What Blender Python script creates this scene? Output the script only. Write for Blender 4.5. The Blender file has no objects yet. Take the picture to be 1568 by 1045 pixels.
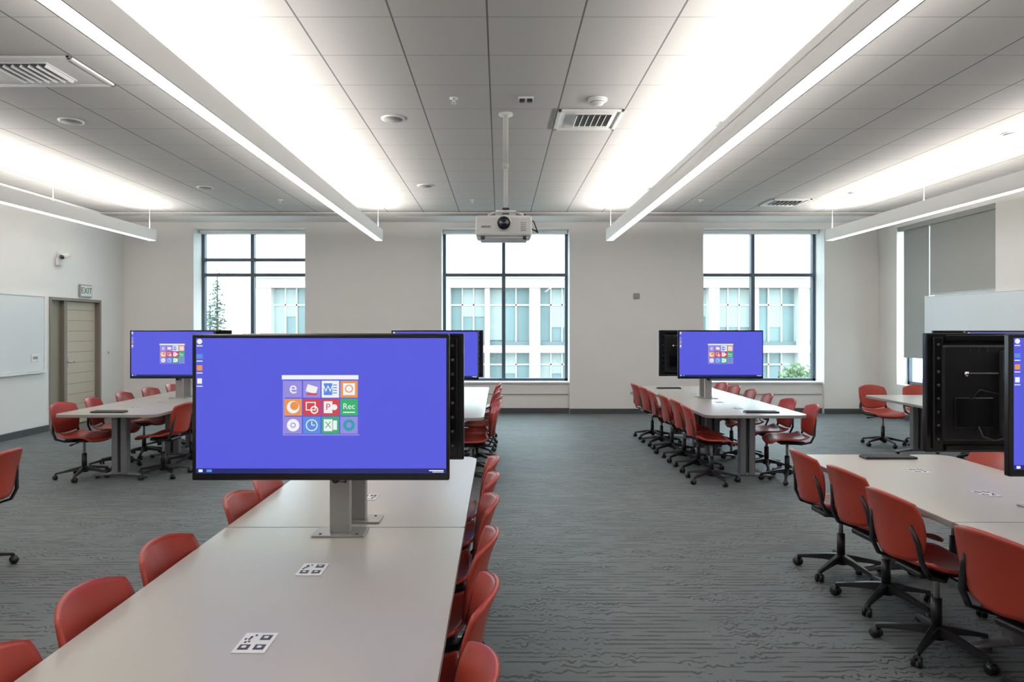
import bpy, bmesh, math, random
from mathutils import Matrix, Vector
random.seed(4)
sc = bpy.context.scene
sc.view_settings.view_transform = 'Standard'
sc.view_settings.look = 'None'
pi = math.pi

# ------------------------------------------------------------------ materials
def mat(name, col, rough=0.5, metal=0.0, spec=0.5, emit=None, es=0.0, noise=0.0, nscale=20, bump=0.0, coat=0.0):
    m = bpy.data.materials.new(name); m.use_nodes = True
    nt = m.node_tree; b = nt.nodes['Principled BSDF']
    b.inputs['Base Color'].default_value = (*col, 1)
    b.inputs['Roughness'].default_value = rough
    b.inputs['Metallic'].default_value = metal
    b.inputs['Specular IOR Level'].default_value = spec
    b.inputs['Coat Weight'].default_value = coat
    if emit:
        b.inputs['Emission Color'].default_value = (*emit, 1)
        b.inputs['Emission Strength'].default_value = es
    if noise > 0 or bump > 0:
        tc = nt.nodes.new('ShaderNodeTexCoord')
        n = nt.nodes.new('ShaderNodeTexNoise'); n.inputs['Scale'].default_value = nscale
        n.inputs['Detail'].default_value = 4
        nt.links.new(tc.outputs['Object'], n.inputs['Vector'])
        if noise > 0:
            r = nt.nodes.new('ShaderNodeMapRange')
            r.inputs['To Min'].default_value = 1 - noise; r.inputs['To Max'].default_value = 1 + noise
            nt.links.new(n.outputs['Fac'], r.inputs['Value'])
            mx = nt.nodes.new('ShaderNodeVectorMath'); mx.operation = 'SCALE'
            mx.inputs[0].default_value = col
            nt.links.new(r.outputs[0], mx.inputs['Scale'])
            nt.links.new(mx.outputs[0], b.inputs['Base Color'])
        if bump > 0:
            bp = nt.nodes.new('ShaderNodeBump'); bp.inputs['Strength'].default_value = bump
            bp.inputs['Distance'].default_value = 0.005
            nt.links.new(n.outputs['Fac'], bp.inputs['Height'])
            nt.links.new(bp.outputs[0], b.inputs['Normal'])
    return m

def glow(name, col, s):
    m = bpy.data.materials.new(name); m.use_nodes = True
    nt = m.node_tree; nt.nodes.clear()
    e = nt.nodes.new('ShaderNodeEmission'); e.inputs[0].default_value = (*col, 1); e.inputs[1].default_value = s
    o = nt.nodes.new('ShaderNodeOutputMaterial'); nt.links.new(e.outputs[0], o.inputs[0])
    return m

M = {}
M['wall'] = mat('wall_paint', (0.83, 0.81, 0.775), 0.75, noise=0.015, nscale=3, bump=0.03)
M['wallL'] = mat('wall_paint_cool', (0.80, 0.805, 0.795), 0.7, noise=0.015, nscale=3)
M['white'] = mat('white_enamel', (0.78, 0.78, 0.77), 0.4)
M['base'] = mat('rubber_baseboard', (0.06, 0.065, 0.07), 0.6)
M['frame'] = mat('window_aluminium', (0.09, 0.12, 0.15), 0.45, 0.3)
M['red'] = mat('red_plastic', (0.40, 0.046, 0.027), 0.36, noise=0.04, nscale=4, spec=0.5)
M['black'] = mat('black_plastic', (0.012, 0.012, 0.014), 0.35)
M['blackg'] = mat('black_gloss', (0.008, 0.008, 0.009), 0.18)
M['dark'] = mat('charcoal_steel', (0.05, 0.05, 0.055), 0.4, 0.2)
M['lam'] = mat('table_laminate', (0.46, 0.44, 0.405), 0.30, noise=0.02, nscale=60)
M['edge'] = mat('table_edge_band', (0.30, 0.29, 0.28), 0.45)
M['steel'] = mat('silver_powdercoat', (0.36, 0.36, 0.36), 0.4, 0.4)
M['legs'] = mat('grey_leg_metal', (0.22, 0.22, 0.23), 0.4, 0.5)
M['chrome'] = mat('chrome', (0.8, 0.8, 0.8), 0.15, 1.0)
M['lens'] = glow('pendant_lens_glow', (1.0, 0.965, 0.92), 7.0)
M['fix'] = mat('pendant_body_white', (0.80, 0.80, 0.79), 0.5)
M['grille'] = mat('grey_grille', (0.28, 0.28, 0.28), 0.6, noise=0.2, nscale=200)
M['screen'] = mat('screen_blue', (0.01, 0.01, 0.03), 0.25, emit=(0.090, 0.100, 0.70), es=1.0)
M['task'] = mat('taskbar_blue', (0.01, 0.01, 0.02), 0.25, emit=(0.01, 0.02, 0.16), es=1.0)
def sc_m(n, c): M[n] = mat('icon_' + n, (0.01, 0.01, 0.01), 0.3, emit=c, es=1.0)
sc_m('iw', (0.85, 0.87, 0.9)); sc_m('ivio', (0.30, 0.26, 0.72)); sc_m('iblue', (0.10, 0.26, 0.75))
sc_m('ior', (0.80, 0.30, 0.08)); sc_m('ired', (0.62, 0.06, 0.07)); sc_m('igr', (0.04, 0.42, 0.16))
sc_m('itl', (0.03, 0.35, 0.42)); sc_m('idg', (0.05, 0.05, 0.07))
M['shade'] = mat('roller_shade_fabric', (0.36, 0.36, 0.34), 0.85, noise=0.08, nscale=150)
M['doorw'] = mat('door_cream', (0.52, 0.47, 0.37), 0.5)
M['doord'] = mat('door_tan', (0.25, 0.23, 0.17), 0.5)
M['jamb'] = mat('door_frame_taupe', (0.24, 0.21, 0.18), 0.5)
M['board'] = mat('whiteboard_gloss', (0.72, 0.76, 0.79), 0.15)
M['exitg'] = mat('exit_green', (0.02, 0.22, 0.12), 0.5)
M['bld'] = mat('facade_cream', (0.45, 0.41, 0.36), 0.8, noise=0.05, nscale=1)
M['bldw'] = mat('facade_white_mullion', (0.55, 0.54, 0.52), 0.7)
M['bldg'] = mat('facade_glass', (0.15, 0.215, 0.22), 0.3, noise=0.45, nscale=0.6)
M['bldb'] = mat('facade_blinds', (0.32, 0.355, 0.345), 0.7, noise=0.1, nscale=2)
M['bldd'] = mat('facade_dark_band', (0.13, 0.17, 0.18), 0.6)
M['brick'] = mat('facade_brick', (0.36, 0.2, 0.15), 0.9, noise=0.3, nscale=4)
M['leaf'] = mat('foliage', (0.09, 0.15, 0.06), 0.8, noise=0.5, nscale=3)
M['conif'] = mat('conifer_foliage', (0.13, 0.19, 0.15), 0.8, noise=0.5, nscale=3)
M['bark'] = mat('bark', (0.12, 0.08, 0.05), 0.9)
M['ground'] = mat('outside_ground', (0.25, 0.25, 0.23), 0.9, noise=0.2, nscale=1)
M['lensg'] = mat('projector_lens_glass', (0.01, 0.012, 0.03), 0.05, coat=1)

# glass
g = bpy.data.materials.new('window_glass'); g.use_nodes = True
nt = g.node_tree; nt.nodes.clear()
tr = nt.nodes.new('ShaderNodeBsdfTransparent'); tr.inputs[0].default_value = (0.93, 0.97, 0.97, 1)
gl = nt.nodes.new('ShaderNodeBsdfGlossy'); gl.inputs['Roughness'].default_value = 0.02
mx = nt.nodes.new('ShaderNodeMixShader'); mx.inputs[0].default_value = 0.06
o = nt.nodes.new('ShaderNodeOutputMaterial')
nt.links.new(tr.outputs[0], mx.inputs[1]); nt.links.new(gl.outputs[0], mx.inputs[2]); nt.links.new(mx.outputs[0], o.inputs[0])
M['glass'] = g

def math_node(nt, op, a, b=None):
    n = nt.nodes.new('ShaderNodeMath'); n.operation = op
    for i, v in enumerate((a, b)):
        if v is None: continue
        if isinstance(v, (int, float)): n.inputs[i].default_value = v
        else: nt.links.new(v, n.inputs[i])
    return n.outputs[0]

def ceiling_material():
    m = mat('ceiling_tiles', (0.6, 0.6, 0.58), 0.9)
    nt = m.node_tree; b = nt.nodes['Principled BSDF']
    tc = nt.nodes.new('ShaderNodeTexCoord'); sp = nt.nodes.new('ShaderNodeSeparateXYZ')
    nt.links.new(tc.outputs['Object'], sp.inputs[0])
    G = 0.646
    def line(sock, off, w):
        a = math_node(nt, 'SUBTRACT', sock, off)
        a = math_node(nt, 'DIVIDE', a, G)
        a = math_node(nt, 'FRACT', a)
        a = math_node(nt, 'SUBTRACT', a, 0.5)
        a = math_node(nt, 'ABSOLUTE', a)
        return math_node(nt, 'GREATER_THAN', a, 0.5 - w / G)
    lx = line(sp.outputs[0], -0.084, 0.0065); ly = line(sp.outputs[1], 6.56, 0.006)
    ly = math_node(nt, 'MULTIPLY', ly, 0.5)
    l = math_node(nt, 'MAXIMUM', lx, ly)
    n = nt.nodes.new('ShaderNodeTexNoise'); n.inputs['Scale'].default_value = 90
    nt.links.new(tc.outputs['Object'], n.inputs['Vector'])
    cr = nt.nodes.new('ShaderNodeMapRange'); cr.inputs['To Min'].default_value = 0.50; cr.inputs['To Max'].default_value = 0.55
    nt.links.new(n.outputs[0], cr.inputs[0])
    mx = nt.nodes.new('ShaderNodeMix'); mx.data_type = 'RGBA'
    nt.links.new(l, mx.inputs[0])
    cc = nt.nodes.new('ShaderNodeCombineColor')
    nt.links.new(cr.outputs[0], cc.inputs[0]); nt.links.new(math_node(nt, 'MULTIPLY', cr.outputs[0], 0.985), cc.inputs[1])
    nt.links.new(math_node(nt, 'MULTIPLY', cr.outputs[0], 0.955), cc.inputs[2])
    nt.links.new(cc.outputs[0], mx.inputs[6]); mx.inputs[7].default_value = (0.15, 0.15, 0.15, 1)
    nt.links.new(mx.outputs[2], b.inputs['Base Color'])
    return m

def carpet_material():
    m = mat('patterned_carpet', (0.1, 0.1, 0.1), 0.60, spec=0.5)
    nt = m.node_tree; b = nt.nodes['Principled BSDF']
    tc = nt.nodes.new('ShaderNodeTexCoord'); sp = nt.nodes.new('ShaderNodeSeparateXYZ')
    nt.links.new(tc.outputs['Object'], sp.inputs[0])
    def noise(sx, sy, scale, det=3, off=0.0):
        mp = nt.nodes.new('ShaderNodeMapping'); mp.inputs['Scale'].default_value = (sx, sy, 1); mp.inputs['Location'].default_value = (off, off, off)
        nt.links.new(tc.outputs['Object'], mp.inputs[0])
        n = nt.nodes.new('ShaderNodeTexNoise'); n.inputs['Scale'].default_value = scale; n.inputs['Detail'].default_value = det
        nt.links.new(mp.outputs[0], n.inputs['Vector'])
        return n.outputs['Fac']
    w = noise(20, 9.0, 1.0, 1)
    patch = noise(1.3, 3.0, 1.3, 2)
    pm = nt.nodes.new('ShaderNodeMapRange'); pm.inputs['From Min'].default_value = 0.48; pm.inputs['From Max'].default_value = 0.56
    nt.links.new(patch, pm.inputs[0])
    wa = math_node(nt, 'MULTIPLY', math_node(nt, 'SUBTRACT', w, 0.5), math_node(nt, 'ADD', math_node(nt, 'MULTIPLY', pm.outputs[0], 0.13), 0.004))
    v = math_node(nt, 'ADD', sp.outputs[1], wa)
    s = math_node(nt, 'SINE', math_node(nt, 'MULTIPLY', v, 2 * pi / 0.048))
    thr = noise(3.2, 18.0, 1.3, 3, 3.0)
    t = nt.nodes.new('ShaderNodeMapRange'); t.inputs['From Min'].default_value = 0.42; t.inputs['From Max'].default_value = 0.56
    t.inputs['To Min'].default_value = 1.1; t.inputs['To Max'].default_value = 0.25
    nt.links.new(thr, t.inputs[0])
    d = math_node(nt, 'SUBTRACT', s, t.outputs[0])
    k = nt.nodes.new('ShaderNodeMapRange'); k.inputs['From Min'].default_value = 0; k.inputs['From Max'].default_value = 0.2
    nt.links.new(d, k.inputs[0])
    fine = noise(25, 90, 3.0, 2)
    big = noise(0.6, 3.2, 1.0, 2)
    sum1 = math_node(nt, 'ADD', math_node(nt, 'MULTIPLY', fine, 0.8), math_node(nt, 'MULTIPLY', big, 0.6))
    f = nt.nodes.new('ShaderNodeMapRange'); f.inputs['From Min'].default_value = 0.40; f.inputs['From Max'].default_value = 1.0
    nt.links.new(sum1, f.inputs[0])
    mixb = nt.nodes.new('ShaderNodeMix'); mixb.data_type = 'RGBA'
    nt.links.new(f.outputs[0], mixb.inputs[0])
    mixb.inputs[6].default_value = (0.070, 0.084, 0.092, 1); mixb.inputs[7].default_value = (0.142, 0.163, 0.173, 1)
    mixd = nt.nodes.new('ShaderNodeMix'); mixd.data_type = 'RGBA'
    nt.links.new(math_node(nt, 'MULTIPLY', k.outputs[0], 0.9), mixd.inputs[0])
    nt.links.new(mixb.outputs[2], mixd.inputs[6]); mixd.inputs[7].default_value = (0.018, 0.021, 0.024, 1)
    nt.links.new(mixd.outputs[2], b.inputs['Base Color'])
    bp = nt.nodes.new('ShaderNodeBump'); bp.inputs['Strength'].default_value = 0.3; bp.inputs['Distance'].default_value = 0.004
    nt.links.new(fine, bp.inputs['Height']); nt.links.new(bp.outputs[0], b.inputs['Normal'])
    b.inputs['Sheen Weight'].default_value = 0.08
    return m
M['ceil'] = ceiling_material(); M['carpet'] = carpet_material()

# ------------------------------------------------------------------ mesh builder
class MB:
    def __init__(s): s.bm = bmesh.new(); s.mats = []
    def mi(s, k):
        if k not in s.mats: s.mats.append(k)
        return s.mats.index(k)
    def absorb(s, bm2, k, mtx=None, smooth=False):
        i = s.mi(k)
        if mtx is not None: bmesh.ops.transform(bm2, matrix=mtx, verts=bm2.verts)
        for f in bm2.faces: f.material_index = i; f.smooth = smooth
        me = bpy.data.meshes.new('tmp'); bm2.to_mesh(me); bm2.free()
        s.bm.from_mesh(me); bpy.data.meshes.remove(me)
    def box(s, c, d, k, bev=0.0, rot=None, seg=2):
        b = bmesh.new(); bmesh.ops.create_cube(b, size=1)
        bmesh.ops.scale(b, vec=d, verts=b.verts)
        if bev > 0:
            bmesh.ops.bevel(b, geom=b.edges[:], offset=bev, segments=seg, affect='EDGES', profile=0.5)
        m = Matrix.Translation(c)
        if rot is not None: m = m @ rot
        s.absorb(b, k, m)
    def bb(s, x0, x1, y0, y1, z0, z1, k, bev=0.0):
        s.box(((x0+x1)/2, (y0+y1)/2, (z0+z1)/2), (abs(x1-x0), abs(y1-y0), abs(z1-z0)), k, bev)
    def cyl(s, a, b_, r1, k, r2=None, seg=16, smooth=True):
        a = Vector(a); b_ = Vector(b_); v = b_ - a
        b = bmesh.new()
        bmesh.ops.create_cone(b, cap_ends=True, segments=seg, radius1=r1, radius2=(r1 if r2 is None else r2), depth=v.length)
        m = Matrix.Translation((a+b_)/2) @ v.to_track_quat('Z', 'Y').to_matrix().to_4x4()
        s.absorb(b, k, m, smooth)
    def poly(s, pts, z0, z1, k, bev=0.0, mtx=None):
        b = bmesh.new()
        vs = [b.verts.new((p[0], p[1], z0)) for p in pts]
        f = b.faces.new(vs)
        r = bmesh.ops.extrude_face_region(b, geom=[f])
        bmesh.ops.translate(b, vec=(0, 0, z1-z0), verts=[e for e in r['geom'] if isinstance(e, bmesh.types.BMVert)])
        bmesh.ops.recalc_face_normals(b, faces=b.faces)
        if bev > 0:
            es = [e for e in b.edges if abs(e.verts[0].co.z - e.verts[1].co.z) < 1e-6]
            bmesh.ops.bevel(b, geom=es, offset=bev, segments=2, affect='EDGES', profile=0.5)
        s.absorb(b, k, mtx)
    def sweep(s, pts, w, h, k):
        b = bmesh.new(); rings = []
        P = [Vector(p) for p in pts]
        for i, p in enumerate(P):
            t = (P[min(i+1, len(P)-1)] - P[max(i-1, 0)]).normalized()
            side = Vector((1, 0, 0)) if abs(t.x) < 0.9 else Vector((0, 1, 0))
            side = (side - t * side.dot(t)).normalized(); up = t.cross(side)
            ww = w[i] if isinstance(w, (list, tuple)) else w
            hh = h[i] if isinstance(h, (list, tuple)) else h
            ring = []
            for j in range(8):
                a = j * pi / 4 + pi / 8
                ca, sa = math.cos(a), math.sin(a)
                ring.append(b.verts.new(p + side * (math.copysign(abs(ca)**0.6, ca) * ww / 2) + up * (math.copysign(abs(sa)**0.6, sa) * hh / 2)))
            rings.append(ring)
        for i in range(len(rings)-1):
            for j in range(8):
                b.faces.new((rings[i][j], rings[i][(j+1) % 8], rings[i+1][(j+1) % 8], rings[i+1][j]))
        b.faces.new(rings[0]); b.faces.new(rings[-1])
        bmesh.ops.recalc_face_normals(b, faces=b.faces)
        s.absorb(b, k, None, True)
    def shell(s, fn, nu, nv, th, k):
        b = bmesh.new(); e = 1e-3
        top, bot = [], []
        for i in range(nu+1):
            rt, rb = [], []
            for j in range(nv+1):
                u = -1 + 2*i/nu; v = -1 + 2*j/nv
                p = Vector(fn(u, v))
                n = (Vector(fn(u+e, v)) - Vector(fn(u-e, v))).cross(Vector(fn(u, v+e)) - Vector(fn(u, v-e))).normalized()
                rt.append(b.verts.new(p + n*th/2)); rb.append(b.verts.new(p - n*th/2))
            top.append(rt); bot.append(rb)
        for i in range(nu):
            for j in range(nv):
                b.faces.new((top[i][j], top[i+1][j], top[i+1][j+1], top[i][j+1]))
                b.faces.new((bot[i][j], bot[i][j+1], bot[i+1][j+1], bot[i+1][j]))
        bd = [(i, 0) for i in range(nu)] + [(nu, j) for j in range(nv)] + [(i, nv) for i in range(nu, 0, -1)] + [(0, j) for j in range(nv, 0, -1)]
        for a in range(len(bd)):
            i, j = bd[a]; i2, j2 = bd[(a+1) % len(bd)]
            b.faces.new((top[i][j], bot[i][j], bot[i2][j2], top[i2][j2]))
        bmesh.ops.recalc_face_normals(b, faces=b.faces)
        s.absorb(b, k, None, True)
    def text(s, txt, size, mtx, k, ext=0.0):
        cu = bpy.data.curves.new('t', 'FONT'); cu.body = txt; cu.size = size
        cu.align_x = 'CENTER'; cu.align_y = 'CENTER'; cu.extrude = ext
        ob = bpy.data.objects.new('t', cu); sc.collection.objects.link(ob)
        bpy.context.view_layer.update()
        me = ob.to_mesh(); b = bmesh.new(); b.from_mesh(me); ob.to_mesh_clear()
        bpy.data.objects.remove(ob); bpy.data.curves.remove(cu)
        s.absorb(b, k, mtx)
    def mesh(s, name):
        me = bpy.data.meshes.new(name); s.bm.to_mesh(me); s.bm.free()
        for k in s.mats: me.materials.append(M[k])
        return me
def put(name, me, loc=(0, 0, 0), rz=0.0, parent=None):
    ob = bpy.data.objects.new(name, me); sc.collection.objects.link(ob)
    ob.location = loc; ob.rotation_euler = (0, 0, rz)
    if parent: ob.parent = parent
    return ob
def empty(name, loc, rz=0.0):
    e = bpy.data.objects.new(name, None); sc.collection.objects.link(e); e.location = loc; e.rotation_euler = (0, 0, rz)
    e.empty_display_size = 0.1
    return e

# ------------------------------------------------------------------ room shell
XL, XR, YB, YF, ZC, ZS = -7.24, 7.30, 13.16, -2.6, 3.76, 3.70
b = MB(); b.bb(XL-0.3, XR+0.3, YF-0.3, YB+0.7, -0.1, 0, 'carpet'); put('floor', b.mesh('floor'))
b = MB(); b.bb(XL-0.3, XR+0.3, YF-0.3, 12.4, ZC, ZC+0.1, 'ceil'); put('ceiling', b.mesh('ceiling'))
b = MB(); b.bb(XL, XR, 12.4, YB+0.45, ZS, ZC+0.1, 'wall'); b.bb(XL, XR, 12.36, 12.41, ZS-0.005, ZS+0.03, 'edge')
put('trim_1', b.mesh('trim_1'))
WIN = [(-5.90, -3.75, -4.90), (-1.12, 1.35, 0.08), (3.93, 6.26, 5.02)]
ZT = 3.58; TH = 0.55
b = MB()
edges = [XL-0.3] + [v for w in WIN for v in w[:2]] + [XR+0.3]
for i in range(0, len(edges), 2):
    b.bb(edges[i], edges[i+1], YB, YB+TH, 0, ZC, 'wall')
for w in WIN:
    b.bb(w[0], w[1], YB, YB+TH, ZT, ZC, 'wall')
    b.bb(w[0], w[1], YB+0.10, YB+TH, 0, 0.58, 'wall')
put('wall_back', b.mesh('wall_back'))
b = MB()
for i in range(0, len(edges), 2):
    b.bb(max(edges[i], XL), min(edges[i+1], XR), YB-0.012, YB, 0, 0.10, 'base')
for w in WIN:
    b.bb(w[0], w[1], YB+0.088, YB+0.10, 0, 0.10, 'base')
put('baseboard_back', b.mesh('baseboard_back'))
for n, w in enumerate(WIN):
    b = MB(); yg = YB+0.42; x0, x1, xm = w
    fw = 0.055
    b.bb(x0, x0+fw, yg-0.05, yg+0.06, 0.6, ZT, 'frame', 0.004); b.bb(x1-fw, x1, yg-0.05, yg+0.06, 0.6, ZT, 'frame', 0.004)
    b.bb(x0, x1, yg-0.05, yg+0.06, ZT-0.06, ZT, 'frame', 0.004); b.bb(x0, x1, yg-0.05, yg+0.06, 0.60, 0.66, 'frame', 0.004)
    b.bb(xm-0.035, xm+0.035, yg-0.06, yg+0.06, 0.6, ZT, 'frame', 0.004)
    b.bb(x0, x1, yg-0.055, yg+0.055, 2.68, 2.74, 'frame', 0.004)
    if n == 0:
        b.bb(x0, x1, yg-0.055, yg+0.055, 2.98, 3.04, 'frame', 0.004)
    b.bb(x0+fw, x1-fw, yg, yg+0.006, 0.64, ZT-0.04, 'glass')
    b.bb(x0+0.002, x1-0.002, YB+0.06, yg-0.05, 0.58, 0.61, 'white', 0.005)
    b.bb(x0+0.01, x1-0.01, YB+0.085, YB+0.10, 0.36, 0.375, 'edge')
    b.bb(x0+0.01, x1-0.01, yg-0.2, yg-0.08, ZT-0.07, ZT-0.002, 'white', 0.01)
    put('window_%d' % (n+1), b.mesh('window'))
b = MB(); D0, D1, DH = 10.97, 12.38, 2.16
b.bb(XL-0.3, XL, YF-0.3, D0, 0, ZC, 'wallL'); b.bb(XL-0.3, XL, D1, YB, 0, ZC, 'wallL'); b.bb(XL-0.3, XL, D0, D1, DH, ZC, 'wallL')
put('wall_left', b.mesh('wall_left'))
b = MB(); b.bb(XL, XL+0.012, YF, D0-0.02, 0, 0.10, 'base'); b.bb(XL, XL+0.012, D1+0.02, YB-0.012, 0, 0.1, 'base'); put('baseboard_left', b.mesh('bl'))
b = MB()
b.bb(XL-0.16, XL+0.02, D0, D0+0.05, 0, DH, 'jamb', 0.004); b.bb(XL-0.16, XL+0.02, D1-0.05, D1, 0, DH, 'jamb', 0.004)
b.bb(XL-0.16, XL+0.02, D0+0.05, D1-0.05, DH-0.05, DH, 'jamb', 0.004)
ym = D0+0.40
b.bb(XL-0.14, XL-0.01, ym, ym+0.08, 0, DH-0.05, 'jamb', 0.004)
b.bb(XL-0.12, XL-0.08, D0+0.05, ym, 0.0, DH-0.05, 'doord', 0.003)
b.bb(XL-0.11, XL-0.06, ym+0.085, D1-0.055, 0.01, DH-0.055, 'doorw', 0.004)
for i in range(11):
    z = 0.16 + i*0.18
    b.bb(XL-0.061, XL-0.057, ym+0.14, D1-0.11, z, z+0.008, 'jamb')
b.bb(XL-0.06, XL-0.052, ym+0.12, ym+0.17, 0.98, 1.16, 'steel', 0.002)
b.cyl((XL-0.05, ym+0.145, 1.08), (XL-0.0, ym+0.145, 1.08), 0.012, 'chrome')
b.cyl((XL-0.005, ym+0.145, 1.08), (XL-0.005, ym+0.26, 1.08), 0.010, 'chrome')
b.bb(XL-0.2, XL-0.17, D0, D1, 0, DH, 'doord')
put('door_1', b.mesh('door_1'))
b = MB()
b.bb(XL+0.001, XL+0.02, 5.5, 10.82, 0.98, 2.15, 'board', 0.003)
b.bb(XL+0.001, XL+0.03, 5.5, 10.82, 2.15, 2.175, 'white'); b.bb(XL+0.001, XL+0.06, 5.5, 10.82, 0.945, 0.975, 'white', 0.004)
b.bb(XL+0.001, XL+0.026, 10.82, 10.85, 0.945, 2.175, 'white')
b.bb(XL+0.001, XL+0.012, 5.5, 10.84, 0.11, 0.94, 'wallL', 0.003)
put('whiteboard', b.mesh('whiteboard'))
b = MB(); b.box((0.02, 0, 0), (0.035, 0.34, 0.22), 'steel', 0.006)
b.box((0.039, 0, 0), (0.004, 0.30, 0.18), 'white', 0.001)
mt = Matrix.Translation((0.0425, 0, 0)) @ Matrix.Rotation(pi/2, 4, 'Z') @ Matrix.Rotation(pi/2, 4, 'X')
b.text('EXIT', 0.15, mt, 'exitg', 0.002)
put('exit_sign', b.mesh('exit_sign'), (XL, 11.9, 2.30))
b = MB(); b.cyl((0, 0, 0), (0.02, 0, 0), 0.06, 'white'); b.sweep([(0.01, 0, 0), (0.08, 0, 0), (0.12, 0, -0.03)], 0.03, 0.03, 'white')
b.cyl((0.12, 0.07, 0.0), (0.14, -0.12, -0.05), 0.045, 'white'); b.cyl((0.14, -0.12, -0.05), (0.142, -0.135, -0.054), 0.035, 'lensg')
b.box((0.03, -0.03, -0.12), (0.06, 0.12, 0.14), 'white', 0.02)
put('security_camera', b.mesh('security_camera'), (XL, 11.2, 2.86))
def plate(name, loc, rz, col='white', sz=(0.08, 0.12), n=2):
    b = MB(); b.box((0, -0.004, 0), (sz[0], 0.008, sz[1]), col, 0.003)
    for i in range(n):
        b.box(((i-(n-1)/2)*0.035, -0.010, 0), (0.02, 0.008, 0.045), 'edge', 0.002)
    put(name, b.mesh(name), loc, rz)
plate('light_switch', (XL+0.021, 10.6, 1.19), pi/2, sz=(0.16, 0.12), n=3)
plate('light_switch', (XL, 12.62, 1.2), pi/2, sz=(0.08, 0.12), n=1)
plate('wall_outlet', (2.55, YB, 0.40), 0, sz=(0.08, 0.12), n=2)
b = MB(); b.box((0, -0.012, 0), (0.11, 0.024, 0.11), 'edge', 0.006); b.box((0, -0.026, 0), (0.07, 0.006, 0.06), 'steel', 0.002)
put('thermostat', b.mesh('thermostat'), (2.64, YB, 2.27))
b = MB(); ya0, ya1, yb0 = 11.72, 12.55, 10.05
b.bb(XR, XR+0.3, YF-0.3, yb0, 0, ZC, 'wall'); b.bb(XR, XR+0.3, ya1, YB, 0, ZC, 'wall')
b.bb(XR, XR+0.3, yb0, ya1, 3.5, ZC, 'wall'); b.bb(XR, XR+0.3, yb0, ya0, 0, 2.2, 'wall'); b.bb(XR, XR+0.3, ya0, ya1, 0, 0.62, 'wall')
put('wall_right', b.mesh('wall_right'))
b = MB()
xg = XR+0.2
for (y0, y1, z0) in ((ya0, ya1, 0.62), (yb0, ya0, 2.2)):
    b.bb(xg, xg+0.06, y0, y0+0.05, z0, 3.5, 'frame'); b.bb(xg, xg+0.06, y1-0.05, y1, z0, 3.5, 'frame')
    b.bb(xg, xg+0.06, y0, y1, z0, z0+0.06, 'frame'); b.bb(xg, xg+0.06, y0, y1, 3.44, 3.5, 'frame')
    b.bb(xg+0.03, xg+0.036, y0, y1, z0, 3.5, 'glass')
b.bb(XR+0.06, XR+0.065, ya0-0.02, ya1-0.12, 1.15, 3.49, 'shade'); b.bb(XR+0.055, XR+0.07, ya0-0.02, ya1-0.12, 1.12, 1.15, 'steel')
b.bb(XR+0.05, XR+0.055, yb0+0.02, ya0-0.06, 2.24, 3.49, 'shade'); b.bb(XR+0.045, XR+0.06, yb0+0.02, ya0-0.06, 2.21, 2.24, 'steel')
b.bb(XR+0.02, XR+0.1, yb0+0.01, ya1-0.01, 3.42, 3.499, 'shade')
put('window_4', b.mesh('window_4'))
b = MB(); b.bb(XR-0.03, XR-0.001, 5.0, 11.68, 0.95, 2.18, 'board', 0.003); b.bb(XR-0.06, XR-0.001, 5.0, 11.68, 0.92, 0.945, 'white', 0.003)
b.bb(XR-0.035, XR-0.001, 5.0, 11.68, 2.18, 2.2, 'white', 0.002)
put('whiteboard', b.mesh('whiteboard_r'))
b = MB(); b.bb(XR-0.012, XR, YF, YB-0.012, 0, 0.10, 'base'); put('baseboard_right', b.mesh('br'))
b = MB(); b.bb(XL-0.3, XR+0.3, YF-0.3, YF, 0, ZC, 'wall'); put('wall_front', b.mesh('wall_front'))

# ------------------------------------------------------------------ outside
b = MB()
yb = 32.0
X0, X1 = -11.2, 17.0
b.bb(X0, X1, yb+0.5, yb+3, -5, 3.9, 'bldg')
b.bb(X0-0.2, X1, yb-0.2, yb+3.2, 3.55, 4.1, 'bld'); b.bb(X0-0.2, X1, yb-0.35, yb+3.2, 4.0, 4.12, 'bldw')
b.bb(X0, X1, yb, yb+3, 0.50, 0.85, 'bld'); b.bb(X0, X1, yb+0.25, yb+3, 0.85, 1.02, 'bldd'); b.bb(X0, X1, yb, yb+3, -2.6, -1.9, 'bld')
RB = random.Random(7)
x = X0; i = 0
while x < X1:
    wd = 0.50 if i % 2 == 0 else 0.24
    b.bb(x, x+wd, yb-0.05, yb+0.8, -5, 3.6, 'bld' if i % 2 else 'bldw')
    n = 3
    for j in range(n):
        xa = x+wd+j*(2.1-wd)/n; xb = x+wd+(j+1)*(2.1-wd)/n
        if j: b.bb(xa-0.035, xa+0.035, yb+0.4, yb+0.5, -5, 3.55, 'bldw')
        if RB.random() < 0.5: b.bb(xa, xb, yb+0.45, yb+0.49, RB.choice((1.1, 1.7, 2.2)), 3.5, 'bldb')
        if RB.random() < 0.4: b.bb(xa, xb, yb+0.45, yb+0.49, RB.choice((-1.2, -0.5)), 0.5, 'bldb')
    b.bb(x+wd, x+2.1, yb+0.4, yb+0.5, 2.72, 2.80, 'bldw'); b.bb(x+wd, x+2.1, yb+0.4, yb+0.5, -0.1, -0.03, 'bldw')
    x += 2.1; i += 1
put('office_building', b.mesh('office_building'))
b = MB(); b.bb(9.5, 12, 12, 13.5, -5, 1.6, 'brick')
for i in range(2): b.bb(9.8+i*1.0, 10.5+i*1.0, 11.95, 12.01, -0.4, 1.0, 'bldg'); b.bb(9.75+i, 10.55+i, 11.93, 12.0, -0.5, -0.4, 'bldw')
put('brick_building', b.mesh('brick_building'))
b = MB(); b.bb(-60, 60, 14.2, 90, -5.1, -5, 'ground'); put('ground_outside', b.mesh('ground'))
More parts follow.
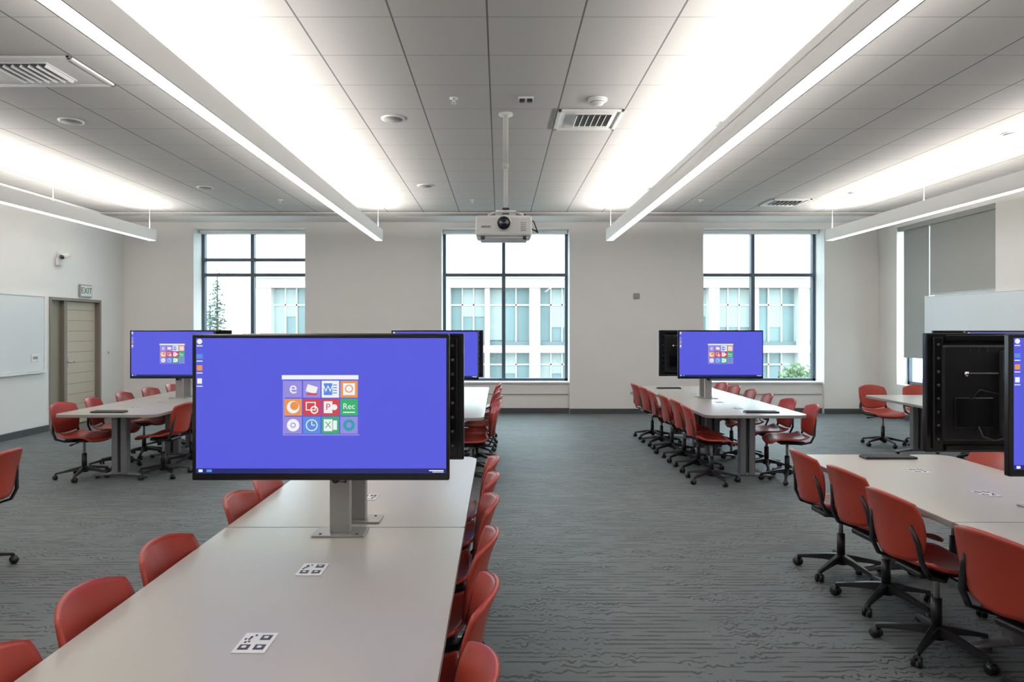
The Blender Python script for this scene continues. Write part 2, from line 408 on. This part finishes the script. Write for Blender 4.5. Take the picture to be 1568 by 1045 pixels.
def conifer(loc, h):
    b = MB(); b.cyl((0, 0, 0), (0, 0, h*0.97), 0.16, 'bark', 0.02)
    bm2 = bmesh.new()
    for i in range(420):
        t = random.random()**0.8; z = h*(0.15 + 0.84*t); R_ = ((1-t)*h*0.19+0.08)*random.uniform(0.5, 1.1); a = random.uniform(0, 2*pi)
        d = Vector((math.cos(a), math.sin(a), -0.28)); sd = Vector((-math.sin(a), math.cos(a), 0)); o = Vector((0, 0, z))
        for q in range(3):
            f0, f1 = 0.15+0.28*q, 0.45+0.28*q
            wv = 0.16*R_+0.05
            up = Vector((0, 0, random.uniform(-0.06, 0.06)))
            v = [bm2.verts.new(o+d*R_*f0), bm2.verts.new(o+d*R_*(f0+f1)/2+sd*wv+up), bm2.verts.new(o+d*R_*f1), bm2.verts.new(o+d*R_*(f0+f1)/2-sd*wv-up)]
            bm2.faces.new(v)
    b.absorb(bm2, 'conif')
    put('conifer_tree', b.mesh('conifer'), loc)
conifer((-12.2, 29.5, -5), 9.3)
conifer((-14.0, 33, -5), 8.0)
def leafy(loc, rad, h):
    b = MB(); b.cyl((0, 0, 0), (0, 0, h*0.7), 0.12, 'bark', 0.05)
    bm2 = bmesh.new()
    for i in range(2200):
        v = Vector((random.gauss(0, 1), random.gauss(0, 1), random.gauss(0, 1))).normalized()*random.uniform(0.55, 1.0)
        p = Vector((v.x*rad, v.y*rad, h*0.68+v.z*h*0.32)); p += Vector((math.sin(p.z*5), math.cos(p.x*5), math.sin(p.y*4)))*0.12
        a = Vector((random.gauss(0, 1), random.gauss(0, 1), random.gauss(0, 1))).normalized()*0.11
        c = a.orthogonal().normalized()*0.07
        bm2.faces.new([bm2.verts.new(p+a), bm2.verts.new(p+c), bm2.verts.new(p-a), bm2.verts.new(p-c)])
    b.absorb(bm2, 'leaf')
    put('leafy_tree', b.mesh('leafy_tree'), loc)
leafy((11.4, 26.0, -5), 0.95, 5.3)

# ------------------------------------------------------------------ pendants
P0, P1 = -1.5, 11.9
b = MB(); L = P1-P0; FH = 0.19
b.bb(-0.065, -0.055, P0, P1, 0.02, FH, 'fix'); b.bb(0.055, 0.065, P0, P1, 0.02, FH, 'fix')
b.bb(-0.065, 0.065, P0, P1, FH-0.07, FH-0.06, 'fix')
b.bb(-0.065, 0.065, P0-0.01, P0, 0, FH, 'fix'); b.bb(-0.065, 0.065, P1, P1+0.01, 0, FH, 'fix')
b.bb(-0.055, 0.055, P0, P1, 0.0, 0.02, 'lens')
b.bb(-0.065, -0.055, P0, P1, 0.0, 0.02, 'fix'); b.bb(0.055, 0.065, P0, P1, 0.0, 0.02, 'fix')
for y in (11.8, 9.25, 6.65, 4.1, 1.5, -1.0):
    b.cyl((0, y, FH-0.04), (0, y, 0.58), 0.004, 'white', seg=6)
    b.cyl((0, y, 0.565), (0, y, 0.58), 0.03, 'white', seg=16)
    b.cyl((-0.05, y, FH-0.008), (0.05, y, FH-0.008), 0.003, 'white', seg=6)
pend = b.mesh('pendant')
for x in (-6.05, -2.10, 1.92, 5.75):
    e = put('linear_pendant_light', pend, (x, 0, 3.18))
    for s in (-1, 1):     # twin batwing uplight strips
        ld = bpy.data.lights.new('uplight', 'AREA'); ld.shape = 'RECTANGLE'; ld.size = 0.04; ld.size_y = L-0.1
        ld.energy = 155; ld.color = (1.0, 0.95, 0.89)
        lo = bpy.data.objects.new('uplight', ld); sc.collection.objects.link(lo)
        lo.parent = e; lo.location = (s*0.027, (P0+P1)/2, FH-0.018); lo.rotation_euler = (0, pi - s*math.radians(44), 0)

# ------------------------------------------------------------------ ceiling items
b = MB(); b.cyl((0, 0, -0.012), (0, 0, 0), 0.115, 'white', 0.12, 32); b.cyl((0, 0, -0.016), (0, 0, -0.011), 0.098, 'grille', None, 32)
spk = b.mesh('ceiling_speaker')
for x, y in ((-1.07, 6.85), (-4.35, 6.93), (-1.10, 10.07), (-4.4, 10.2), (2.21, 7.0), (5.53, 10.6), (5.55, 7.37), (2.2, 10.25)):
    put('ceiling_speaker', spk, (x, y, ZC))
b = MB(); b.cyl((0, 0, -0.015), (0, 0, 0), 0.09, 'white', None, 28); b.cyl((0, 0, -0.05), (0, 0, -0.015), 0.05, 'white', 0.075, 28); b.cyl((0, 0, -0.035), (0, 0, -0.03), 0.068, 'edge', None, 28)
put('smoke_detector', b.mesh('smoke'), (0.90, 6.28, ZC))
b = MB(); b.cyl((0, 0, -0.006), (0, 0, 0), 0.04, 'white', None, 20); b.cyl((0, 0, -0.045), (0, 0, -0.006), 0.009, 'chrome'); b.cyl((0, 0, -0.048), (0, 0, -0.045), 0.022, 'chrome')
spr = b.mesh('sprinkler')
for x, y in ((-0.42, 6.25), (-0.45, 11.2), (3.3, 11.2), (-3.6, 11.2)): put('fire_sprinkler', spr, (x, y, ZC))
b = MB(); b.box((0, 0, -0.01), (0.14, 0.07, 0.02), 'white', 0.006); b.box((-0.035, 0, -0.03), (0.05, 0.05, 0.03), 'dark', 0.008); b.box((0.035, 0, -0.03), (0.05, 0.05, 0.03), 'dark', 0.008)
put('occupancy_sensor', b.mesh('sensor'), (0.24, 6.23, ZC))
def diffuser(x0, x1, y0, y1, lx0, lx1):
    b = MB()
    z = -0.02; t = 0.035
    b.bb(x0, x1, y0, y0+t, z, 0, 'white', 0.004); b.bb(x0, x1, y1-t, y1, z, 0, 'white', 0.004)
    b.bb(x0, x0+t, y0, y1, z, 0, 'white', 0.004); b.bb(x1-t, x1, y0, y1, z, 0, 'white', 0.004)
    b.bb(x0+t, x1-t, y0+t, y1-t, -0.006, 0, 'fix')
    n = 6
    ly0, ly1 = y0+0.14, y1-0.14
    b.bb(lx0-0.02, lx1+0.02, ly0-0.02, ly1+0.02, -0.014, -0.004, 'white', 0.002)
    b.bb(lx0, lx1, ly0, ly1, -0.018, -0.013, 'black')
    for i in range(n+1):
        xx = lx0+(lx1-lx0)*i/n
        b.box((xx, (ly0+ly1)/2, -0.026), (0.004, ly1-ly0, 0.03), 'white', 0, Matrix.Rotation(0.6, 4, 'Y'))
    put('air_vent', b.mesh('air_vent'), (0, 0, ZC))
diffuser(0.565, 1.205, 6.56, 7.2, 0.76, 1.1)
diffuser(-4.60, -3.32, 5.27, 5.91, -4.0, -3.6)
diffuser(4.44, 5.08, 11.08, 11.7, 4.55, 4.97)
# projector
e = empty('ceiling_projector', (0.04, 6.7, 0))
b = MB()
b.cyl((0.02, 0, ZC-0.02), (0.02, 0, ZC), 0.07, 'white', None, 24)
b.cyl((0.02, 0, 3.25), (0.02, 0, ZC-0.01), 0.026, 'fix'); b.cyl((0.02, 0, 2.80), (0.02, 0, 3.28), 0.021, 'fix'); b.cyl((0.02, 0, 3.22), (0.02, 0, 3.27), 0.032, 'fix')
b.box((0.02, 0, 2.785), (0.2, 0.2, 0.02), 'fix', 0.004); b.box((0.02, 0, 2.80), (0.07, 0.07, 0.06), 'dark', 0.006)
for sx in (-1, 1):
    b.sweep([(0.02+sx*0.04, 0, 2.785), (0.02+sx*0.12, -0.08, 2.775), (0.02+sx*0.17, -0.1, 2.745)], 0.02, 0.012, 'fix')
put('ceiling_mount', b.mesh('ceiling_mount'), (0, 0, 0), 0, e)
b = MB()
b.box((0, 0, 2.63), (0.54, 0.40, 0.20), 'white', 0.028, None, 4)
b.box((0, 0, 2.525), (0.46, 0.34, 0.03), 'fix', 0.01)
b.cyl((0, -0.20, 2.65), (0, -0.225, 2.65), 0.075, 'fix', 0.07, 32)
b.cyl((0, -0.22, 2.65), (0, -0.235, 2.65), 0.062, 'black', None, 32); b.cyl((0, -0.233, 2.65), (0, -0.237, 2.65), 0.042, 'lensg', None, 32)
b.box((-0.17, -0.202, 2.62), (0.09, 0.006, 0.02), 'edge', 0.002); b.box((0.19, -0.202, 2.62), (0.06, 0.006, 0.10), 'fix', 0.003)
for i in range(5): b.box((0.19, -0.206, 2.585+i*0.018), (0.05, 0.004, 0.006), 'edge')
b.cyl((-0.2, -0.18, 2.5), (-0.2, -0.18, 2.53), 0.018, 'dark'); b.cyl((0.2, -0.18, 2.5), (0.2, -0.18, 2.53), 0.018, 'dark')
b.sweep([(0.24, 0.1, 2.66), (0.32, 0.1, 2.62), (0.34, 0.08, 2.60), (0.30, 0.05, 2.7), (0.2, 0.05, 2.78)], 0.012, 0.012, 'black')
put('body', b.mesh('projector_body'), (0, 0, 0), 0, e)

# ------------------------------------------------------------------ chair
def make_chair():
    b = MB()
    def seat(u, v):
        x = 0.222*u*math.sqrt(1-0.22*v*v); y = 0.02+0.215*v*math.sqrt(1-0.22*u*u)
        z = 0.452 + 0.022*u*u + (0.03*max(0, -v-0.4)**2*3) - 0.045*max(0, v-0.45)**2*3
        return (x, y, z)
    b.shell(seat, 16, 16, 0.018, 'red')
    def back(u, v):
        w = 0.205 + 0.012*v
        x = w*u*math.sqrt(1-0.26*v*v); h = v*math.sqrt(1-0.34*u*u)
        z = 0.660+0.168*h
        y = -0.240 - 0.05*(h+1)/2 + 0.05*u*u - 0.03*h*h*(1 if h > 0 else 0.2)
        return (x, y, z)
    b.shell(back, 20, 16, 0.016, 'red')
    for s in (-1, 1):
        b.sweep([(s*0.06, 0.0, 0.415), (s*0.165, -0.10, 0.42), (s*0.190, -0.185, 0.445), (s*0.190, -0.222, 0.52), (s*0.175, -0.230, 0.60), (s*0.15, -0.251, 0.69)],
                [0.05, 0.045, 0.04, 0.035, 0.03, 0.02], [0.018]*6, 'black')
    b.box((0, -0.03, 0.418), (0.20, 0.26, 0.035), 'black', 0.012)
    b.cyl((0.06, 0.0, 0.405), (0.22, 0.02, 0.395), 0.006, 'black', seg=8); b.cyl((0.2, 0.018, 0.396), (0.245, 0.022, 0.394), 0.010, 'black', seg=8)
    b.cyl((0, 0, 0.26), (0, 0, 0.41), 0.014, 'steel'); b.cyl((0, 0, 0.10), (0, 0, 0.27), 0.026, 'black'); b.cyl((0, 0, 0.065), (0, 0, 0.125), 0.042, 'black', 0.034)
    for i in range(5):
        a = i*2*pi/5 + 0.3; c, s = math.cos(a), math.sin(a)
        P = [(r*c, r*s, z) for r, z in ((0.02, 0.105), (0.10, 0.098), (0.19, 0.082), (0.275, 0.066))]
        bm_pts = [Vector(p) for p in P]
        b2 = bmesh.new(); rings = []
        side = Vector((-s, c, 0))
        for p, w, h in zip(bm_pts, (0.055, 0.045, 0.036, 0.03), (0.05, 0.036, 0.026, 0.02)):
            rings.append([b2.verts.new(p + side*(sx*w/2) + Vector((0, 0, sz*h/2))) for sx, sz in ((-1, -1), (1, -1), (0.7, 1), (-0.7, 1))])
        for q in range(3):
            for j in range(4): b2.faces.new((rings[q][j], rings[q][(j+1) % 4], rings[q+1][(j+1) % 4], rings[q+1][j]))
        b2.faces.new(rings[0]); b2.faces.new(rings[-1]); bmesh.ops.recalc_face_normals(b2, faces=b2.faces)
        bmesh.ops.bevel(b2, geom=b2.edges[:], offset=0.004, segments=1, affect='EDGES')
        b.absorb(b2, 'black')
        cx, cy = 0.272*c, 0.272*s
        b.cyl((cx, cy, 0.03), (cx, cy, 0.07), 0.008, 'dark', seg=8)
        aa = a + 0.9*(i-2); wx, wy = math.cos(aa), math.sin(aa)
        for k in (-1, 1):
            b.cyl((cx+wx*k*0.006, cy+wy*k*0.006, 0.027), (cx+wx*k*0.024, cy+wy*k*0.024, 0.027), 0.027, 'black', 0.024, 16)
        b.box((cx, cy, 0.048), (0.034, 0.034, 0.018), 'black', 0.006, Matrix.Rotation(aa, 4, 'Z'))
    return b.mesh('task_chair')
CH = make_chair()
def chair(x, y, face):
    put('task_chair', CH, (x, y, 0), math.radians(face-90))

# ------------------------------------------------------------------ tables
HT = 0.74; HW = 0.545
def rrect(x0, x1, y0, y1, r):
    pts = []
    for cx, cy, a0, rr in ((x1-r[1], y1-r[1], 0, r[1]), (x0+r[1], y1-r[1], 90, r[1]), (x0+r[0], y0+r[0], 180, r[0]), (x1-r[0], y0+r[0], 270, r[0])):
        n = 8 if rr > 0.03 else 3
        for i in range(n+1):
            a = math.radians(a0+90*i/n); pts.append((cx+rr*math.cos(a), cy+rr*math.sin(a)))
    return pts
def half_table(Ls, grom):
    b = MB()
    o = rrect(-HW, HW, 0.004, Ls, (0.012, 0.11))
    b.poly(o, HT-0.003, HT, 'lam', 0.0)
    b.poly(o, HT-0.032, HT-0.0031, 'edge', 0.004)
    RG = random.Random(2)
    for gy in grom:
        b.box((0, gy, HT+0.0015), (0.095, 0.125, 0.003), 'white', 0.001)
        b.box((-0.022, gy+0.03, HT+0.0035), (0.03, 0.03, 0.0015), 'dark', 0.0005); b.box((-0.022, gy-0.03, HT+0.0035), (0.03, 0.03, 0.0015), 'dark', 0.0005)
        b.box((0.022, gy+0.03, HT+0.0035), (0.03, 0.03, 0.0015), 'dark', 0.0005); b.box((0.022, gy+0.03, HT+0.0045), (0.012, 0.012, 0.001), 'white')
        for q in range(7): b.box((0.010+0.026*RG.random(), gy-0.045+0.045*RG.random(), HT+0.0035), (0.006, 0.008, 0.0015), 'dark')
        b.box((-0.022, gy+0.03, HT+0.0045), (0.012, 0.012, 0.001), 'white'); b.box((-0.022, gy-0.03, HT+0.0045), (0.012, 0.012, 0.001), 'white')
    for ly in (0.28, Ls-0.34):
        for sx in (-1, 1):
            b.box((sx*0.05, ly, 0.375), (0.07, 0.09, 0.66), 'legs', 0.012)
        b.box((0, ly, 0.375), (0.06, 0.03, 0.64), 'dark')
        b.sweep([(-0.28, ly, 0.03), (-0.15, ly, 0.045), (0.0, ly, 0.055), (0.15, ly, 0.045), (0.28, ly, 0.03)], 0.07, [0.025, 0.03, 0.04, 0.03, 0.025], 'legs')
        b.box((0, ly, HT-0.045), (0.8, 0.07, 0.026), 'legs', 0.006)
        for sx in (-1, 1): b.cyl((sx*0.26, ly, 0), (sx*0.26, ly, 0.03), 0.02, 'dark')
    b.box((0, Ls/2, HT-0.075), (0.20, Ls-0.75, 0.085), 'steel', 0.02)
    b.box((0, Ls/2, HT-0.05), (0.05, Ls-0.5, 0.03), 'dark')
    return b.mesh('table')
T1 = half_table(1.72, (0.55, 1.15)); T2 = half_table(1.82, (0.55, 1.2))

# ------------------------------------------------------------------ monitors
PW, PH = 1.09, 0.62
def make_panel():
    b = MB(); K = 1/358.0
    b.box((0, 0.012, 0), (PW, 0.035, PH), 'blackg', 0.006)
    b.box((0, 0.04, 0.0), (PW-0.14, 0.03, PH-0.12), 'black', 0.012)
    ys = -0.0065
    def X(u): return (u-490.5)*K
    def Z(y): return (624-y)*K
    def rect(u0, u1, y0, y1, k, lay=1, bev=0):
        y_ = ys - 0.0006*lay
        b.bb(X(u0), X(u1), y_, y_+0.0005, Z(y1), Z(y0), k)
    rect(302, 681, 519, 724, 'screen', 0)
    rect(302, 681, 716.5, 724, 'task', 1)
    rect(306, 312, 718, 722, 'iw', 2); rect(318, 326, 718, 722, 'iblue', 2); rect(655, 677, 719, 720.5, 'iw', 2); rect(660, 677, 721.5, 722.5, 'iw', 2)
    rect(432, 548, 575, 581.5, 'iw', 1)
    cols = [['ivio', 'ivio', 'iblue', 'ior'], ['ior', 'ired', 'ired', 'igr'], ['ivio', 'iblue', 'igr', 'ivio']]
    def disc(u, y, r, k, lay, seg=24, rin=0):
        y_ = ys-0.0006*lay
        b2 = bmesh.new()
        if rin == 0:
            b2.faces.new([b2.verts.new((X(u)+r*K*math.cos(2*pi*i/seg), y_, Z(y)+r*K*math.sin(2*pi*i/seg))) for i in range(seg)])
        else:
            A = [b2.verts.new((X(u)+r*K*math.cos(2*pi*i/seg), y_, Z(y)+r*K*math.sin(2*pi*i/seg))) for i in range(seg)]
            B = [b2.verts.new((X(u)+rin*K*math.cos(2*pi*i/seg), y_, Z(y)+rin*K*math.sin(2*pi*i/seg))) for i in range(seg)]
            for i in range(seg): b2.faces.new((A[i], A[(i+1) % seg], B[(i+1) % seg], B[i]))
        b.absorb(b2, k)
    def txt(t, u, y, s, k, lay):
        b.text(t, s*K, Matrix.Translation((X(u), ys-0.0006*lay, Z(y))) @ Matrix.Rotation(pi/2, 4, 'X'), k)
    for r in range(3):
        for c in range(4):
            u0 = 436+c*28.2; y0 = 583.5+r*27.3
            rect(u0, u0+26.4, y0, y0+25.6, 'iw' if (r, c) in ((0, 2),) else cols[r][c], 1)
            cx, cy = u0+13.2, y0+12.8
            if (r, c) == (0, 0): txt('e', cx, cy-1.5, 26, 'iw', 2)
            if (r, c) == (0, 1):
                b.box((X(cx), ys-0.0012, Z(cy)), (16*K, 0.0005, 11*K), 'iw', 0, Matrix.Rotation(0.3, 4, 'Y')); rect(cx-8, cx+8, cy+6, cy+9, 'ired', 3)
            if (r, c) == (0, 2): rect(cx-10, cx+3, cy-9, cy+9, 'iblue', 2); txt('W', cx-3.5, cy, 14, 'iw', 3); [rect(cx+4, cx+10, cy-7+i*4, cy-5.5+i*4, 'iblue', 2) for i in range(4)]
            if (r, c) == (0, 3): rect(cx-9, cx+9, cy-9, cy+9, 'iw', 2); txt('O', cx, cy, 17, 'ior', 3)
            if (r, c) == (1, 0): disc(cx, cy, 9.5, 'iw', 2); disc(cx+2, cy-2, 6.5, 'ior', 3)
            if (r, c) == (1, 1): rect(cx-9, cx+6, cy-8, cy+5, 'iw', 2); rect(cx-7.5, cx+4.5, cy-6.5, cy+3.5, 'ired', 3); disc(cx+4, cy+4, 6, 'iw', 4, rin=4)
            if (r, c) == (1, 2): rect(cx-10, cx+3, cy-9, cy+9, 'iw', 2); txt('P', cx-3.5, cy, 14, 'ired', 3); disc(cx+6, cy, 4.5, 'iw', 2)
            if (r, c) == (1, 3): txt('Rec', cx, cy-1, 12.5, 'iw', 2); rect(cx-9, cx+9, cy+7, cy+8.5, 'iw', 2)
            if (r, c) == (2, 0): disc(cx, cy, 9.5, 'iw', 2); disc(cx, cy, 4, 'ivio', 3, rin=2.6)
            if (r, c) == (2, 1): disc(cx, cy, 9, 'iw', 2, rin=7.5); rect(cx-0.7, cx+0.7, cy-6, cy, 'iw', 2); rect(cx, cx+5, cy-0.7, cy+0.7, 'iw', 2)
            if (r, c) == (2, 2): rect(cx-10, cx+3, cy-9, cy+9, 'iw', 2); txt('X', cx-3.5, cy, 14, 'igr', 3); rect(cx+4, cx+10, cy-7, cy+7, 'iw', 2)
            if (r, c) == (2, 3): disc(cx, cy, 9, 'itl', 2, rin=4)
    rect(433.5, 436, 583, 664.5, 'ivio', 1); rect(433.5, 549.5, 664.8, 666.5, 'ivio', 1)
    disc(307.5, 524, 4, 'iw', 1); rect(303, 312, 530, 531.5, 'iw', 1)
    rect(303, 312, 543, 550, 'iblue', 1); rect(303, 312, 553, 554.5, 'iw', 1)
    rect(303.5, 311.5, 560, 568, 'ior', 1); rect(303, 312, 571, 572.5, 'iw', 1)
    rect(304, 311, 580, 588, 'iw', 1); rect(303, 312, 591, 592.5, 'iw', 1)
    # rear : rails, mount arms, cables
    for sx in (-1, 1):
        b.box((sx*0.17, 0.070, 0), (0.030, 0.030, 0.44), 'dark', 0.004)
        for i in range(9): b.cyl((sx*0.17, 0.085, -0.19+i*0.047), (sx*0.17, 0.0865, -0.19+i*0.047), 0.006, 'black', seg=8)
        b.box((sx*0.49, 0.034, 0), (0.05, 0.02, 0.58), 'blackg', 0.005)
        for i in range(8): b.cyl((sx*0.49, 0.042, -0.24+i*0.07), (sx*0.49, 0.047, -0.24+i*0.07), 0.008, 'dark', seg=10)
        b.box((sx*0.0, 0.034, sx*0.285), (0.9, 0.02, 0.03), 'blackg', 0.004)
    b.box((0, 0.092, 0.05), (0.38, 0.012, 0.04), 'dark', 0.003); b.box((0, 0.092, -0.08), (0.38, 0.012, 0.04), 'dark', 0.003)
    b.box((-0.30, 0.062, -0.10), (0.16, 0.02, 0.20), 'black', 0.008)
    b.box((0.32, 0.060, -0.10), (0.20, 0.016, 0.16), 'blackg', 0.006)
    b.cyl((0.36, 0.055, 0.1), (0.36, 0.075, 0.1), 0.013, 'chrome'); b.box((0.27, 0.058, 0.102), (0.16, 0.006, 0.008), 'legs', 0.002)
    b.sweep([(0.30, 0.07, -0.17), (0.29, 0.085, -0.22), (0.22, 0.085, -0.24), (0.10, 0.088, -0.20), (0.03, 0.09, -0.13)], 0.008, 0.008, 'dark')
    b.sweep([(-0.28, 0.07, -0.17), (-0.24, 0.085, -0.25), (-0.10, 0.088, -0.23), (-0.03, 0.09, -0.14)], 0.007, 0.007, 'edge')
    b.sweep([(0.34, 0.07, -0.03), (0.30, 0.08, 0.02), (0.22, 0.085, 0.0), (0.1, 0.088, -0.02)], 0.006, 0.006, 'black')
    b.cyl((-0.36, 0.055, 0.2), (-0.36, 0.07, 0.2), 0.012, 'steel')
    b.box((-0.35, 0.058, -0.22), (0.04, 0.006, 0.025), 'white', 0.002); b.box((-0.28, 0.058, 0.15), (0.05, 0.006, 0.03), 'edge', 0.002)
    for i in range(16): b.box((-0.34+i*0.045, 0.0555, 0.225), (0.006, 0.004, 0.03), 'dark')
    return b.mesh('monitor_panel')
def make_stand():
    b = MB()
    b.box((0, 0, 0.004), (0.23, 0.13, 0.008), 'steel', 0.003)
    b.box((0, 0, 0.41), (0.088, 0.05, 0.81), 'steel', 0.006)
    b.cyl((0.08, -0.04, 0.008), (0.08, -0.04, 0.011), 0.006, 'dark', seg=8); b.cyl((-0.08, -0.04, 0.008), (-0.08, -0.04, 0.011), 0.006, 'dark', seg=8)
    b.box((0, -0.030, 0.575), (0.16, 0.02, 0.22), 'dark', 0.004)
    b.cyl((-0.01, -0.02, 0.25), (-0.01, -0.06, 0.25), 0.016, 'black')
    b.sweep([(-0.02, -0.05, 0.30), (-0.02, -0.045, 0.24), (0.03, -0.04, 0.235), (0.035, -0.045, 0.30)], 0.008, 0.008, 'black')
    return b.mesh('monitor_stand')
PANEL, STAND = make_panel(), make_stand()
def monitor(x, y, rear, panx):
    e = empty('display_monitor', (x, y, HT), pi if rear else 0)
    put('stand', STAND, (0, 0, 0), 0, e)
    dx = (panx-x) * (-1 if rear else 1)
    put('panel', PANEL, (dx, -0.135, 0.575), 0, e)

def station(cx, seam, me, front, rear, rd=0.13, fd=0.10, sx=0.0, srx=0.0):
    put('conference_table', me, (cx, seam, 0), 0)
    put('conference_table', me, (cx, seam, 0), pi)
    monitor(cx+sx, seam-fd, False, front); monitor(cx+srx, seam+rd, True, rear)
station(-0.705, 3.12, T1, -0.758, -0.72, 0.12, 0.09, 0.0, 0.03)
station(2.67, 3.20, T1, 2.755, 2.76, 0.24, 0.10, 0.06, 0.1)
station(-4.17, 9.0, T2, -4.2, -4.175)
station(-0.705, 8.75, T2, -0.805, -0.76)
station(2.70, 8.95, T2, 2.82, 2.69)
station(5.50, 7.50, T2, 5.50, 5.46)
station(-4.30, 3.15, T1, -4.35, -4.3)

R = random.Random(3)
def j(a): return R.uniform(-a, a)
for y, f in ((1.66, 183), (2.22, 178), (2.78, 176), (3.33, 182), (3.86, 178), (4.36, 180)): chair(-0.325, y, f)
for y, f in ((1.70, 3), (2.17, 2), (2.64, -2), (3.40, 1), (3.80, 2)): chair(-1.03, y, f)
for x, y, f in ((2.30, 4.60, 1), (2.31, 4.08, 5), (2.24, 3.50, 5), (2.26, 2.82, 12), (2.25, 2.2, 8)): chair(x, y, f)
for y in (4.55, 3.9, 3.0, 2.3): chair(3.03+j(0.01), y, 180+j(6))
for i, y in enumerate((7.35, 7.95, 8.52, 9.1, 9.68, 10.25)): chair(2.29+j(0.02), y, j(8))
for y in (7.40, 7.98, 8.6, 9.2, 9.8, 10.35): chair(3.11+j(0.02), y, 180+j(8))
for y in (7.25, 7.8, 8.4, 9.0, 9.6, 10.2): chair(-0.30+j(0.02), y, 180+j(8))
for y in (7.3, 7.9, 8.5, 9.1, 9.7): chair(-1.11+j(0.01), y, j(8))
for y in (7.55, 8.15, 8.8, 9.45, 10.1): chair(-4.60+j(0.02), y, j(8))
for y in (7.65, 8.3, 9.0, 9.7): chair(-3.76+j(0.02), y, 180+j(8))
chair(5.40, 9.62, -86); chair(6.0, 9.6, -95)
for y in (6.2, 6.9, 7.7, 8.4): chair(5.92, y, 180+j(6))
for y in (6.2, 6.9): chair(5.08, y, j(6))
chair(-3.62, 4.62, 184); chair(-3.86, 3.9, 180); chair(-3.86, 2.4, 180)

b = MB(); b.box((0, 0, 0.008), (0.36, 0.10, 0.016), 'black', 0.005); b.box((0, 0.035, 0.016), (0.34, 0.02, 0.01), 'dark', 0.004)
for r in range(3):
    for c in range(14): b.box((-0.156+c*0.024, -0.035+r*0.02, 0.0165), (0.019, 0.015, 0.003), 'dark')
kb = b.mesh('keyboard')
for x, y in ((2.72, 4.78), (-4.22, 7.38), (2.82, 7.36), (2.55, 10.3)): put('wireless_keyboard', kb, (x, y, HT))

# ------------------------------------------------------------------ world + camera
w = bpy.data.worlds.new('World'); sc.world = w; w.use_nodes = True
bg = w.node_tree.nodes['Background']; bg.inputs[0].default_value = (0.76, 0.92, 1.0, 1); bg.inputs[1].default_value = 6.5
cd = bpy.data.cameras.new('cam'); cd.lens = 24; cd.sensor_width = 36; cd.shift_x = 0.0121; cd.shift_y = -0.0124
cd.clip_end = 300
co = bpy.data.objects.new('camera', cd); sc.collection.objects.link(co)
co.location = (0, 0, 1.65); co.rotation_euler = (pi/2, 0, 0); sc.camera = co
